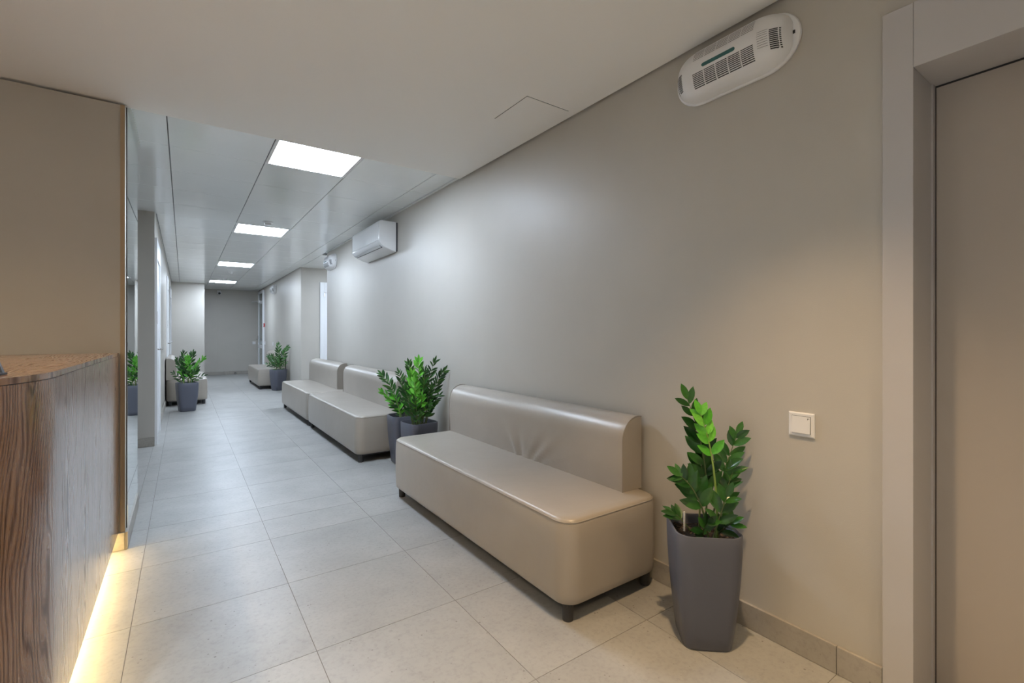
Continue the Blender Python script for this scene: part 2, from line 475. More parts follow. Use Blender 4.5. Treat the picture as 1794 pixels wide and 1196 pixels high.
baseboard('baseboard_left', 'y', XL, 13.9, 14.75, 1, 0.11)
baseboard('baseboard_jog', 'x', 14.751, XL, 0.45, -1, -0.18)
baseboard('baseboard_jog', 'y', 0.45, 14.75, YEND, 1, 0.11)
baseboard('baseboard_end', 'x', YEND, 0.45, 1.92, -1, -0.18)
baseboard('baseboard_mirror', 'y', -0.272, YW-0.013, 4.235, 1, 0.11, 'low tile skirting under the mirror')
baseboard('baseboard_reception', 'x', YW, -0.60, -0.2725, -1, -0.18, 'skirting end glowing beside the counter')

# ------------------------------------------------------------------ doors
def door_right():
    r = bpy.data.objects.new('door_1', None); COL.objects.link(r); struct(r, 'taupe door in a deep pale frame at the right')
    xf = XR-0.02
    bx('door_jamb', M['off_white'], xf, 2.122, DY1, DY1+0.081, 0.0, 2.28, r, 0.0015)
    bx('door_jamb', M['off_white'], xf, 2.122, DY0-0.081, DY0, 0.0, 2.28, r, 0.0015)
    bx('door_header', M['off_white'], xf-0.0008, 2.122, DY0+0.0006, DY1-0.0006, DTOP, 2.28, r, 0.0015)
    bx('door_stop', M['off_white'], 2.095, 2.122, DY1-0.006, DY1, 0.0, DTOP, r)
    bx('door_seal', M['slot'], 2.120, 2.135, DY0+0.001, DY1-0.001, 0.0, DTOP, r)
    lf = bx('door_leaf', M['door_leaf'], 2.116, 2.15, DY0+0.008, DY1-0.009, 0.006, DTOP-0.008, r, 0.001)
    return r
door_right()

def door_left(name, y0, y1, label):
    r = bpy.data.objects.new(name, None); COL.objects.link(r); struct(r, label)
    x0, x1 = XL, XL+0.022
    bx('door_casing', M['white_paint'], x0, x1, y0, y0+0.08, 0.0, 2.28, r, 0.002)
    bx('door_casing', M['white_paint'], x0, x1, y1-0.08, y1, 0.0, 2.28, r, 0.002)
    bx('door_header', M['white_paint'], x0, x1-0.001, y0+0.081, y1-0.081, 2.07, 2.28, r, 0.002)
    lf = bx('door_leaf', M['white_paint'], x0, x0+0.008, y0+0.084, y1-0.084, 0.006, 2.066, r)
    hb = MB().box(x0+0.008, x0+0.013, y0+0.12, y0+0.16, 0.93, 1.15)
    hb.tube([(x0+0.012, y0+0.14, 1.05), (x0+0.055, y0+0.14, 1.05), (x0+0.058, y0+0.26, 1.05)], 0.009)
    hb.obj('door_handle', M['chrome'], lf, True)
    bx('strike_plate', M['chrome'], x1, x1+0.002, y0+0.02, y0+0.05, 1.33, 1.47, r)
    return r
door_left('door_2', 6.462, 7.42, 'first white door on the left wall')
door_left('door_3', 10.6, 11.56, 'white door behind the potted plant at left')
door_left('door_4', 12.85, 13.81, 'farthest white door on the left wall')

def door_recess():
    r = bpy.data.objects.new('door_5', None); COL.objects.link(r); struct(r, 'white door in the recess past the air conditioner')
    y1, y0 = 10.08, 10.055
    bx('door_casing', M['white_paint'], 2.275, 2.355, y0, y1, 0, 2.275, r, 0.002)
    bx('door_casing', M['white_paint'], 3.155, 3.235, y0, y1, 0, 2.275, r, 0.002)
    bx('door_header', M['white_paint'], 2.356, 3.154, y0+0.001, y1, 2.07, 2.275, r, 0.002)
    bx('door_leaf', M['white_paint'], 2.359, 3.151, y1-0.01, y1, 0.005, 2.066, r)
    bx('hinge', M['chrome'], 2.352, 2.368, y0-0.006, y0+0.012, 1.98, 2.06, r)
    return r
door_recess()

def door_glazed():
    r = bpy.data.objects.new('door_6', None); COL.objects.link(r); struct(r, 'white framed glazed door at the end of the corridor')
    x1 = 1.92; x0 = 1.875
    ya, yb = 15.27, 16.30
    bx('frame_post', M['white_paint'], x0, x1, ya, ya+0.09, 0, 2.50, r, 0.003)
    bx('frame_post', M['white_paint'], x0, x1, yb-0.09, yb, 0, 2.50, r, 0.003)
    bx('frame_head', M['white_paint'], x0, x1, ya+0.09, yb-0.09, 2.42, 2.50, r, 0.003)
    bx('frame_transom', M['white_paint'], x0, x1, ya+0.09, yb-0.09, 2.12, 2.20, r, 0.003)
    bx('mid_rail', M['white_paint'], x0+0.005, x1, ya+0.09, yb-0.09, 0.80, 0.90, r, 0.003)
    bx('bottom_rail', M['white_paint'], x0+0.005, x1, ya+0.09, yb-0.09, 0.01, 0.14, r, 0.003)
    for z0, z1 in ((0.14, 0.80), (0.90, 2.12), (2.20, 2.42)):
        bx('pane', M['glass'], x0+0.018, x0+0.026, ya+0.09, yb-0.09, z0, z1, r)
    hb = MB().tube([(x0, yb-0.05, 1.06), (x0-0.05, yb-0.05, 1.06), (x0-0.052, yb-0.17, 1.06)], 0.011)
    hb.box(x0-0.008, x0, yb-0.07, yb-0.03, 0.95, 1.17)
    hb.obj('door_handle', M['chrome'], r, True)
    cb = MB().box(x0-0.05, x0, ya+0.45, ya+0.67, 2.16, 2.22)
    cb.tube([(x0-0.03, ya+0.55, 2.195), (x0-0.17, yb-0.06, 2.195)], 0.008)
    cb.obj('door_closer', M['white'], r)
    return r
door_glazed()

# ------------------------------------------------------------------ light panels
def panel(x0, y0, label):
    x1, y1 = x0+0.602, y0+0.601
    r = thing('ceiling_light', label, 'ceiling light', ((x0+x1)/2, (y0+y1)/2, ZC), 0, 'square light panels along the corridor')
    hx, t = 0.2985, 0.022
    f = MB()
    f.box(-hx, hx, -hx, -hx+t, -0.002, 0.011).box(-hx, hx, hx-t, hx, -0.002, 0.011)
    f.box(-hx, -hx+t, -hx+t, hx-t, -0.002, 0.011).box(hx-t, hx, -hx+t, hx-t, -0.002, 0.011)
    f.obj('frame', M['white'], r)
    MB().box(-hx+t, hx-t, -hx+t, hx-t, 0.0, 0.009).obj('diffuser', M['panel_light'], r)
    return r
PL = ['large square light panel nearest the reception ceiling edge', 'second light panel along the corridor, just past a smoke detector',
      'third light panel along the corridor, before the second detector', 'farthest light panel near the end wall']
for k, j in enumerate(LIGHT_ROWS): panel(0.517, CY[j], PL[k])

panel(2.49, 8.313, 'added unseen light panel brightening the recess past the air conditioner')  # added out of view to brighten the recess walls

def downlight(x, y, watts, col, cone, i):
    r = thing('downlight', ['recessed warm downlight over the near bench', 'recessed warm downlight behind the viewpoint', 'recessed warm downlight near the taupe door',
        'added warm downlight over the counter brightening the taupe wall', 'added cool downlight over the counter corner bouncing light to the ceiling', 'added cool downlight behind the counter bouncing light to the ceiling'][i],
        'downlight', (x, y, ZS), 0, 'warm reception downlights')
    n = 24; mk = lambda rr, z: [(rr*math.cos(2*PI*k/n), rr*math.sin(2*PI*k/n), z) for k in range(n)]
    MB().loft([mk(0.048, 0.0), mk(0.055, -0.004), mk(0.046, -0.006), mk(0.040, -0.001)], False, False).obj('ring', M['white'], r, True)
    MB().loft([mk(0.040, -0.0022), mk(0.040, -0.0012)]).obj('lens', M['lens'], r)
    ld = bpy.data.lights.new('downlight_lamp', 'SPOT'); ld.energy = watts; ld.color = col
    ld.spot_size = math.radians(cone); ld.spot_blend = 1.0; ld.shadow_soft_size = 0.035
    lo = bpy.data.objects.new('downlight_lamp', ld); COL.objects.link(lo); lo.parent = r; lo.location = (0, 0, -0.045)
for i, a in enumerate(DOWNLIGHTS): downlight(*a, i)

# added uplighters, unseen, put in to brighten the reception ceiling
for i, y in enumerate((2.1, 0.5, -1.1)):
    r = thing('fill_uplight', ['added fill uplighter on the side wall nearest the taupe wall', 'added middle fill uplighter on the side wall', 'added fill uplighter nearest the back of the reception'][i], 'fill light', (-2.6, y, 1.78), 0, 'added ceiling fill uplighters')
    MB().box(0.0, 0.012, -0.05, 0.05, -0.06, 0.06).obj('wall_plate', M['white'], r, bevel=0.003)
    MB().tube([(0.012, 0, -0.02), (0.07, 0, -0.02)], 0.012, 10).obj('arm', M['white'], r)
    n = 24; mk = lambda rr, z: [(0.10+rr*math.cos(2*PI*k/n), rr*math.sin(2*PI*k/n), z) for k in range(n)]
    MB().loft([mk(0.02, -0.06), mk(0.055, -0.05), mk(0.075, 0.04), mk(0.071, 0.04), mk(0.05, -0.045), mk(0.02, -0.052)]).obj('shade', M['white'], r, True)
    ld = bpy.data.lights.new('ceiling_fill_lamp', 'SPOT'); ld.energy = 100; ld.color = (1.0, 0.96, 0.90)
    ld.spot_size = math.radians(118); ld.spot_blend = 1.0; ld.shadow_soft_size = 0.04
    lo = bpy.data.objects.new('ceiling_fill_lamp', ld); COL.objects.link(lo); lo.parent = r; lo.location = (0.10, 0, 0.045); lo.rotation_euler = (PI, 0, 0)

# ------------------------------------------------------------------ upholstered benches
def rrect(hx, hy, r, n=6):
    pts = []
    for cx, cy, a0 in ((hx-r, hy-r, 0), (-hx+r, hy-r, PI/2), (-hx+r, -hy+r, PI), (hx-r, -hy+r, 1.5*PI)):
        for k in range(n+1):
            a = a0 + (PI/2)*k/n
            pts.append((cx + r*math.cos(a), cy + r*math.sin(a)))
    return pts

def wrinkle(y, z, yc):
    """gathered folds low on the middle of a backrest"""
    dy = y - yc; e = math.exp(-(dy/0.30)**2) * math.exp(-((z-0.47)/0.13)**2)
    fan = (dy - 0.03)/(0.16 + max(z-0.44, 0.0)*1.5)
    return 0.0085*e*(0.65*math.sin(11*fan + 1.2) + 0.45*math.sin(17.3*fan - 0.6))

def make_bench(name, label, x0, x1, y0, y1, back='right', by0=None, by1=None, wrinkles=False, group='greige upholstered waiting benches', sz=0.44):
    """seat block x0..x1, y0..y1; backrest against the wall side"""
    cx, cy = (x0+x1)/2, (y0+y1)/2
    r = thing(name, label, 'bench', (cx, cy, 0), 0, group)
    hx, hy = (x1-x0)/2, (y1-y0)/2
    # seat block: stacked rounded rectangles
    rings = []
    zb = 0.075
    prof = [(0.030, zb), (0.012, zb+0.003), (0.004, zb+0.012), (0.001, zb+0.04), (-0.002, 0.2), (-0.001, 0.34), (0.002, sz-0.030), (0.006, sz-0.016), (0.013, sz-0.006), (0.022, sz-0.001)]
    R = 0.085
    for ins, z in prof:
        rings.append([(px, py, z) for px, py in rrect(hx-ins, hy-ins, max(R-ins, 0.03), 7)])
    for q, dz in ((0.06, 0.001), (0.12, 0.003), (0.2, 0.004)):
        rings.append([(px, py, sz+dz) for px, py in rrect(hx-q, hy-q, max(R-q, 0.03), 7)])
    MB().loft(rings).obj('seat', M['leather'], r, True)
    pp = [(px, py, sz-0.014) for px, py in rrect(hx-0.0055, hy-0.0055, R-0.006, 7)]
    MB().ring(pp, 0.0028).obj('seat_piping', M['piping'], r, True)
    # legs
    for lx, ly in ((-hx+0.055, -hy+0.055), (hx-0.055, -hy+0.055), (-hx+0.055, hy-0.055), (hx-0.055, hy-0.055)):
        MB().cyl(lx, ly, 0.0, zb+0.002, 0.023, 18, 0.025).obj('leg', M['rubber'], r, True)
    # base board under the seat
    MB().box(-hx+0.035, hx-0.035, -hy+0.035, hy-0.035, zb-0.012, zb+0.002).obj('base_panel', M['rubber'], r)
    # backrest: profile in (depth, z), extruded along y
    by0 = y0+0.115 if by0 is None else by0; by1 = y1-0.03 if by1 is None else by1
    th, top, rad = 0.138, 0.806, 0.112
    prof = []
    zz = sz+0.001
    nz = 14
    for k in range(nz): prof.append((0.0, zz + (top-rad-zz)*k/nz))
    for k in range(9):
        a = PI - (PI/2)*k/8
        prof.append((rad + rad*math.cos(a), top-rad + rad*math.sin(a)))
    prof += [(th, top-0.003), (th, zz)]
    ny = 90 if wrinkles else 12
    rings = []
    for k in range(ny+1):
        yy = by0 + (by1-by0)*k/ny
        e = 0.004 if k in (0, ny) else 0.0
        ring_ = []
        for d, z in prof:
            dx = wrinkle(yy, z, by0+(by1-by0)*0.44) if (wrinkles and d < rad) else 0.0
            bulge = -0.004*math.sin(PI*min(max((z-zz)/(top-zz), 0), 1)) if d < 0.05 else 0
            if back == 'right': ring_.append((x1-0.0-th+d+dx+bulge-cx + (e if d < 0.02 else 0), yy-cy, z-(e if z > top-0.02 else 0)))
            else: ring_.append((x0+th-d-dx-bulge-cx - (e if d < 0.02 else 0), yy-cy, z-(e if z > top-0.02 else 0)))
        rings.append(ring_)
    MB().loft(rings).obj('backrest', M['leather'], r, True)
    for yy in (by0+0.002, by1-0.002):
        pts = []
        for d, z in prof:
            if z < zz+0.002 and d > th-0.01: continue
            x = (x1-th+d-cx) if back == 'right' else (x0+th-d-cx)
            pts.append((x - (0.001 if d == 0 else 0)*(1 if back == 'right' else -1), yy-cy, z+0.0005))
        MB().tube(pts, 0.0028, 6).obj('backrest_piping', M['piping'], r, True)
    return r
make_bench('bench', 'near greige bench with gathered backrest beside the tall potted plant', 1.292, 1.902, 1.452, 3.42, 'right', 1.572, 3.40, wrinkles=True)
make_bench('bench', 'middle greige bench whose near end stands behind two plant pots', 1.330, 1.905, 4.44, 6.585, 'right', 4.56, 6.50)
make_bench('bench', 'greige bench joined end to end beyond the middle bench', 1.330, 1.905, 6.61, 8.60, 'right', 6.80, 8.585)
make_bench('bench', 'distant greige bench on the right with a plant pot at its corner', 1.34, 1.895, 11.62, 13.65, 'right', 11.74, 13.6)
make_bench('bench', 'greige bench against the left wall behind a potted plant', -0.242, 0.345, 9.80, 11.75, 'left', 9.82, 11.72)

# ------------------------------------------------------------------ reception counter
def counter():
    r = thing('reception_counter', 'oak veneered reception counter with curved corner and warm light under it', 'counter', (-0.30, 2.4, 0))
    X0, YT, RAD = -0.30, 1.86, 0.56
    off = Vector((-0.30, 2.4, 0))
    def path(inset, n=28):
        """plan outline of the outer face moved inwards by inset, from the wall round the corner"""
        pts = []; x = X0 - inset; rr = RAD - inset
        for k in range(9): pts.append((x, (YW-0.002) + (YT-(YW-0.002))*k/8))
        cx, cy = X0-RAD, YT
        for k in range(1, n+1):
            a = -(PI/2)*k/n
            pts.append((cx + rr*math.cos(a), cy + rr*math.sin(a)))
        for k in range(1, 5): pts.append((cx - 0.25*k, cy - rr))
        return pts
    def shell(name, ins0, ins1, z0, z1, mat, uvflip=False, bevel=None):
        po, pi_ = path(ins0), path(ins1); mb = MB(); n = len(po)
        for (x, y) in po: mb.v += [(x-off.x, y-off.y, z0), (x-off.x, y-off.y, z1)]
        for (x, y) in pi_: mb.v += [(x-off.x, y-off.y, z0), (x-off.x, y-off.y, z1)]
        O_ = lambda i, k: 2*i+k
        I_ = lambda i, k: 2*n+2*i+k
        for i in range(n-1):
            mb.f += [(O_(i,0), O_(i+1,0), O_(i+1,1), O_(i,1)), (I_(i,0), I_(i,1), I_(i+1,1), I_(i+1,0)),
                     (O_(i,1), O_(i+1,1), I_(i+1,1), I_(i,1)), (O_(i,0), I_(i,0), I_(i+1,0), O_(i+1,0))]
        mb.f += [(O_(0,0), O_(0,1), I_(0,1), I_(0,0)), (O_(n-1,0), I_(n-1,0), I_(n-1,1), O_(n-1,1))]
        s = [0.0]
        for a, b2 in zip(po[:-1], po[1:]): s.append(s[-1] + math.dist(a, b2))
        uvv = {}
        for i in range(n):
            for k, z in ((0, z0), (1, z1)):
                uvv[O_(i,k)] = (s[i], z); uvv[I_(i,k)] = (s[i], z)
                if uvflip: uvv[O_(i,k)] = (0.0, s[i]); uvv[I_(i,k)] = (ins1, s[i])
        me = mb.mesh(name, mat, True)
        ul = me.uv_layers.new(name='UVMap')
        for lp in me.loops: ul.data[lp.index].uv = uvv[lp.vertex_index]
        return link(name, me, r)
    shell('front_panel', 0.0, 0.03, 0.105, 1.0955, M['wood'])
    shell('panel_groove', 0.0025, 0.03, 1.0955, 1.0975, M['slot'])
    shell('worktop', 0.0, 0.50, 1.0975, 1.114, M['wood'], True)
    shell('inner_panel', 0.44, 0.46, 0.06, 1.0970, M['wood'])
    shell('plinth', 0.075, 0.44, 0.0, 0.095, M['off_white'])
    shell('underside', 0.002, 0.45, 0.095, 0.1045, M['off_white'])
    shell('light_strip', 0.045, 0.057, 0.088, 0.0945, M['strip'])
    return r
counter()
struct(bx('wall_glow_strip', M['wall_glow'], -0.293, -0.2725, YW-0.006, YW+0.001, 0.101, 2.515), 'narrow wall strip coloured tan for the warm light beside the mirror')  # added strip, warm glow on the wall put into its colour

# tablet at the very left of the counter
tb = thing('tablet_stand', 'black slanted tablet on the wooden counter, cut by the left picture edge', 'tablet', (-0.415, 1.72, 1.1145), math.radians(-8))
MB().box(-0.13, 0.031, -0.05, 0.05, 0.0, 0.006).obj('base', M['rubber'], tb, bevel=0.002)
sm = MB(); sm.v = [(-0.12,0.022,0.006),(0.031,0.022,0.006),(0.031,0.036,0.006),(-0.12,0.036,0.006),(-0.12,0.036,0.036),(0.018,0.036,0.036),(0.018,0.046,0.033),(-0.12,0.046,0.033)]
sm.f = [(0,3,2,1),(4,5,6,7),(0,1,5,4),(1,2,6,5),(2,3,7,6),(3,0,4,7)]
sm.obj('screen', M['black'], tb, bevel=0.001)

# ------------------------------------------------------------------ mirror
mi = thing('mirror', 'tall frameless mirror on the wall pier beside the counter', 'mirror', (-0.272, 3.87, 0.10))
MB().box(0.0, 0.0045, YS-3.87, 4.236-3.87, 0.0, 2.43).obj('backing', M['black'], mi)
MB().box(0.0046, 0.0056, YS+0.0035-3.87, 4.235-3.87, 0.001, 2.428).obj('mirror_glass', M['mirror'], mi)

# ------------------------------------------------------------------ wall-mounted air purifiers
def make_purifier(label, x, y, z):
    """pill-shaped housing, long axis along the wall; local x points out of the wall"""
    r = thing('air_purifier', label, 'air purifier', (x, y, z), PI, 'white wall air purifiers')
    L, Hh = 0.272, 0.117
    def stad(hl, hh, n=16):
        p = []
        ex = 1.15*hh
        for k in range(n+1):
            a = -PI/2 + PI*k/n
            p.append((hl-ex + ex*math.cos(a), hh*math.sin(a)))
        for k in range(n+1):
            a = PI/2 + PI*k/n
            p.append((-hl+ex + ex*math.cos(a), hh*math.sin(a)))
        return p
    MB().loft([[(d, yy, zz) for yy, zz in stad(L-i, Hh-i)] for d, i in ((0.0, 0.003), (0.012, 0.0), (0.017, 0.003), (0.018, 0.008))]).obj('back_plate', M['white'], r, True)
    lb, hb = 0.245, 0.110
    def env(yy):
        t = max(0.0, (abs(yy)-(lb-0.125))/0.125)
        return math.sqrt(max(0.0, 1-t*t))
    def depth(yy, zz):
        e = env(yy)
        hz = hb*(0.35+0.65*e)
        q = min(1.0, abs(zz)/max(hz, 1e-4))
        s = (1-q**4.2)**0.55
        return 0.017 + 0.093*(e**0.75)*s - 0.018*q*e*s
    rings = []
    ny, nz = 40, 24
    for i in range(ny+1):
        yy = -lb + 2*lb*i/ny; e = env(yy); hz = hb*(0.35+0.65*e)
        ring_ = []
        for k in range(nz+1):
            a = -1 + 2*k/nz
            zz = hz*math.sin(a*PI/2)
            ring_.append((depth(yy, zz), yy, zz))
        rings.append(ring_)
    mb = MB(); mb.loft(rings, False, False, closed=False); mb.obj('housing', M['white'], r, True)
    # louvre slots, five bays, lower and upper face
    gl = MB()
    def slot(y0, y1, zz, w_):
        p = []
        for yy in (y0, (y0+y1)/2, y1):
            for dz in (-w_, w_): p.append((depth(yy, zz+dz)+0.0006, yy, zz+dz))
        b = len(gl.v); gl.v += p
        gl.f += [(b, b+2, b+3, b+1), (b+2, b+4, b+5, b+3)]
        b = len(gl.v); gl.v += [(q[0]-0.003, q[1], q[2]) for q in p]
        gl.f += [(b+1, b+3, b+2, b), (b+3, b+5, b+4, b+2), (b-6, b-5, b+1, b), (b-2, b, b+4, b-1+0) if False else (b-2, b-1, b+5, b+4)]
    for c in range(5):
        y0 = -0.130 + c*0.054; y1 = y0+0.049
        for k in range(9):
            slot(y0, y1, -0.022 - 0.0068*k, 0.0017)
        for k in range(6):
            slot(y0, y1, 0.040 + 0.0075*k, 0.0010)
    for k in range(11): slot(0.192, 0.226, 0.010 - 0.0068*k, 0.0022)
    for k in range(8): slot(0.150, 0.186, 0.016 - 0.0085*k, 0.0006)
    for k in range(11): slot(-0.226, -0.192, 0.010 - 0.0068*k, 0.0022)
    gl.obj('grille', M['slot'], r)['kind'] = 'stuff'
    st = [(depth(0, 0)-0.004 + d, yy, zz) for d in (0,) for yy, zz in []]
    rings = []
    for d in (-0.002, 0.0022):
        rings.append([(depth(yy, zz)+d, yy, zz) for yy, zz in [(a-0.01, b_) for a, b_ in stad(0.074, 0.0075, 8)]])
    MB().loft(rings).obj('indicator_band', M['teal'], r)
    MB().box(0.0175, 0.021, 0.236, 0.252, -0.004, 0.008).obj('sensor_window', M['black'], r)
    MB().box(0.0175, 0.021, 0.222, 0.230, 0.004, 0.010).obj('status_light', M['led'], r)
    return r
pur = make_purifier('large white air purifier high on the near wall by the door frame', XR, 1.098, 2.373)
for lab, xx, yy, zz in (('white air purifier just past the air conditioner on the corridor wall', XR, 7.70, 2.352), ('farthest white air purifier, over the distant bench', 1.92, 13.33, 2.36)):
    c = copy_tree(pur); c.location = (xx, yy, zz); c['label'] = lab

# ------------------------------------------------------------------ air conditioner
def aircon():
    r = thing('air_conditioner', 'white split air conditioner under the corridor ceiling', 'air conditioner', (XR, 5.455, 2.29))
    y0, y1 = -0.495, 0.495
    prof = [(-0.010, 0.165), (-0.175, 0.167), (-0.193, 0.160), (-0.202, 0.145), (-0.204, -0.06), (-0.198, -0.078), (-0.182, -0.100), (-0.150, -0.122), (-0.06, -0.158), (-0.010, -0.165)]
    e = 0.008
    def ring_(yy, k): 
        return [(-0.105 + (x+0.105)*k, yy, z*k) for x, z in prof]
    MB().loft([ring_(y0, 0.955), ring_(y0+0.006, 0.988), ring_(y0+0.02, 1.0), ring_(y1-0.02, 1.0), ring_(y1-0.006, 0.988), ring_(y1, 0.955)]).obj('body', M['white_gloss'], r, True)
    MB().box(-0.014, -0.0005, y0-0.008, y1+0.004, -0.16, 0.155).obj('mounting_plate', M['slot'], r)
    fp = MB().box(-0.2075, -0.2035, y0+0.03, y1-0.03, -0.052, 0.130)
    fp.obj('front_panel', M['white_gloss'], r, bevel=0.0015)
    sl = MB(); sl.v = []
    a = Vector((-0.181, 0, -0.1025)); b_ = Vector((-0.1505, 0, -0.1225)); nrm = Vector((-0.55, 0, -0.83))
    for k in (0.0, 0.0025):
        for yy in (y0+0.05, y1-0.05):
            for p in (a, b_): q = p + nrm*(k-0.0005); sl.v.append((q.x, yy, q.z))
    sl.f = [(0,1,3,2),(4,6,7,5),(0,4,5,1),(2,3,7,6),(0,2,6,4),(1,5,7,3)]
    sl.obj('outlet_slot', M['slot'], r)
    lv = MB(); lv.v = []
    a = Vector((-0.186, 0, -0.100)); b_ = Vector((-0.160, 0, -0.117))
    for k in (0.004, 0.008):
        for yy in (y0+0.052, y1-0.052):
            for p in (a, b_): q = p + nrm*k; lv.v.append((q.x, yy, q.z))
    lv.f = list(sl.f)
    lv.obj('louvre', M['white_gloss'], r)
    return r
aircon()

# ------------------------------------------------------------------ switches, detectors and other small fittings
def wall_switch(label, x, y, z, face='x', w_=0.091, group=None):
    rz = 0 if face == 'x' else PI/2
    r = thing('light_switch', label, 'light switch', (x, y, z), rz, group)
    h_ = w_/2
    MB().loft([[(0,-h_,-h_),(0,h_,-h_),(0,h_,h_),(0,-h_,h_)], [(-0.006,-h_,-h_),(-0.006,h_,-h_),(-0.006,h_,h_),(-0.006,-h_,h_)],
               [(-0.009,-h_+0.004,-h_+0.004),(-0.009,h_-0.004,-h_+0.004),(-0.009,h_-0.004,h_-0.004),(-0.009,-h_+0.004,h_-0.004)]]).obj('switch_plate', M['white'], r)
    k = h_*0.70
    MB().box(-0.0098, -0.008, -k-0.0012, k+0.0012, -k-0.0012, k+0.0012).obj('rocker_gap', M['slot'], r)
    rk = MB(); rk.v = [(-0.009,-k,-k),(-0.009,k,-k),(-0.009,k,k),(-0.009,-k,k),(-0.0135,-k,-k),(-0.0135,k,-k),(-0.0112,k,k),(-0.0112,-k,k)]
    rk.f = [(0,1,2,3),(4,7,6,5),(0,4,5,1),(1,5,6,2),(2,6,7,3),(3,7,4,0)]
    rk = rk.obj('rocker', M['white'], r)
    if face == 'x':
        MB().box(-0.0126, -0.011, -k+0.0075, -k+0.009, k-0.0115, k-0.0055).box(-0.0124, -0.011, -k+0.0050, -k+0.0075, k-0.0072, k-0.0058).box(-0.0124, -0.011, -k+0.0032, -k+0.0046, k-0.0080, k-0.0056).obj('symbol', M['slot'], rk)
    return r
wall_switch('white square light switch on the wall beside the near door frame', XR, 0.829, 0.876)
wall_switch('white switch plate on the end wall', 1.788, YEND, 0.95, 'y', 0.085)
wall_switch('white switch plate next to the glazed door frame', 1.92, 15.12, 0.96)
wall_switch('white switch plate above the distant bench', 1.92, 13.62, 0.965)
cp = thing('call_point', 'small red fire alarm call point beside the glazed door', 'alarm', (1.92, 15.21, 1.48))
MB().box(-0.03, 0, -0.045, 0.045, -0.05, 0.05).obj('case', M['red'], cp, bevel=0.004)
MB().box(-0.032, -0.0295, -0.025, 0.025, -0.022, 0.022).obj('window', M['white'], cp)

def detector(x, y, label):
    r = thing('smoke_detector', label, 'smoke detector', (x, y, ZC), 0, 'round ceiling detectors')
    n = 28; mk = lambda rr, z: [(rr*math.cos(2*PI*k/n), rr*math.sin(2*PI*k/n), z) for k in range(n)]
    MB().loft([mk(0.055, 0.0), mk(0.055, -0.012), mk(0.050, -0.016), mk(0.030, -0.017)]).obj('base', M['white'], r, True)
    MB().loft([mk(0.036, -0.0165), mk(0.038, -0.030), mk(0.034, -0.040), mk(0.02, -0.046), mk(0.008, -0.047)]).obj('sensor_head', M['white'], r, True)
    return r
detector(0.82, 6.22, 'round white smoke detector in front of the second light panel')
detector(0.84, 11.65, 'round smoke detector behind the third light panel')
detector(0.83, 13.25, 'round smoke detector just before the farthest light panel')
cc = thing('security_camera', 'small security camera high on the end wall', 'camera', (0.87, YEND, 2.46))
MB().box(-0.05, 0.05, -0.03, 0, -0.05, 0.06).obj('bracket', M['white'], cc, bevel=0.004)
MB().tube([(0, -0.02, 0.0), (0.0, -0.07, -0.01), (0.0, -0.15, -0.035)], [0.035, 0.042, 0.042], 16).obj('camera_body', M['white'], cc, True)
MB().tube([(0, -0.149, -0.035), (0, -0.156, -0.037)], 0.034, 16).obj('lens', M['black'], cc)
cv = bx('cable_cover', M['wall'], 0.818, 0.842, YEND-0.016, YEND-0.0002, 0.10, 2.40)
cv['label'] = 'thin painted cable cover running down the end wall'; cv['category'] = 'cable cover'
ds = thing('door_stop', 'small dark floor door stop at the end wall', 'door stop', (1.28, 16.40, 0.0))
MB().cyl(0, 0, 0, 0.045, 0.026, 18).obj('base', M['chrome'], ds, True)
MB().cyl(0, 0, 0.0445, 0.06, 0.028, 18).obj('bumper', M['black'], ds, True)

# ------------------------------------------------------------------ potted plants
def leaf_mesh(name, mat, cup, curl, wid):
    """unit-length pointed oval along +x, midrib grooved, normal +z"""
    st = [(0.0, 0.03), (0.10, 0.45), (0.28, 0.86), (0.48, 1.0), (0.68, 0.88), (0.85, 0.52), (1.0, 0.03)]
    mb = MB(); n = len(st)
    for t, q in st:
        hw = 0.5*wid*q; zc = -curl*t*t
        mb.v += [(t, -hw, zc+cup*q), (t, -hw*0.5, zc+cup*q*0.35), (t, 0, zc), (t, hw*0.5, zc+cup*q*0.35), (t, hw, zc+cup*q)]
    for i in range(n-1):
        for k in range(4): mb.f.append((5*i+k, 5*(i+1)+k, 5*(i+1)+k+1, 5*i+k+1))
    me = bpy.data.meshes.new(name); me.from_pydata(mb.v, [], mb.f); me.materials.append(mat)
    me.polygons.foreach_set('use_smooth', [True]*len(me.polygons))
    ul = me.uv_layers.new(name='UVMap')
    for lp in me.loops: ul.data[lp.index].uv = mb.v[lp.vertex_index][:2]
    return me
LEAF = [leaf_mesh('leaf', M['leaf'], c, k, wd) for c, k, wd in ((0.05, 0.10, 0.42), (0.08, 0.18, 0.46), (0.03, 0.05, 0.38))]
NARROW = [leaf_mesh('leaf', M['leaf'], c, k, wd) for c, k, wd in ((0.04, 0.08, 0.29), (0.06, 0.16, 0.33), (0.02, 0.04, 0.26))]
NARROW_YOUNG = [leaf_mesh('leaf', M['young'], c, k, wd) for c, k, wd in ((0.05, 0.10, 0.33), (0.04, 0.15, 0.36))]
YOUNG = [leaf_mesh('leaf', M['young'], c, k, wd) for c, k, wd in ((0.06, 0.10, 0.46), (0.04, 0.16, 0.50))]

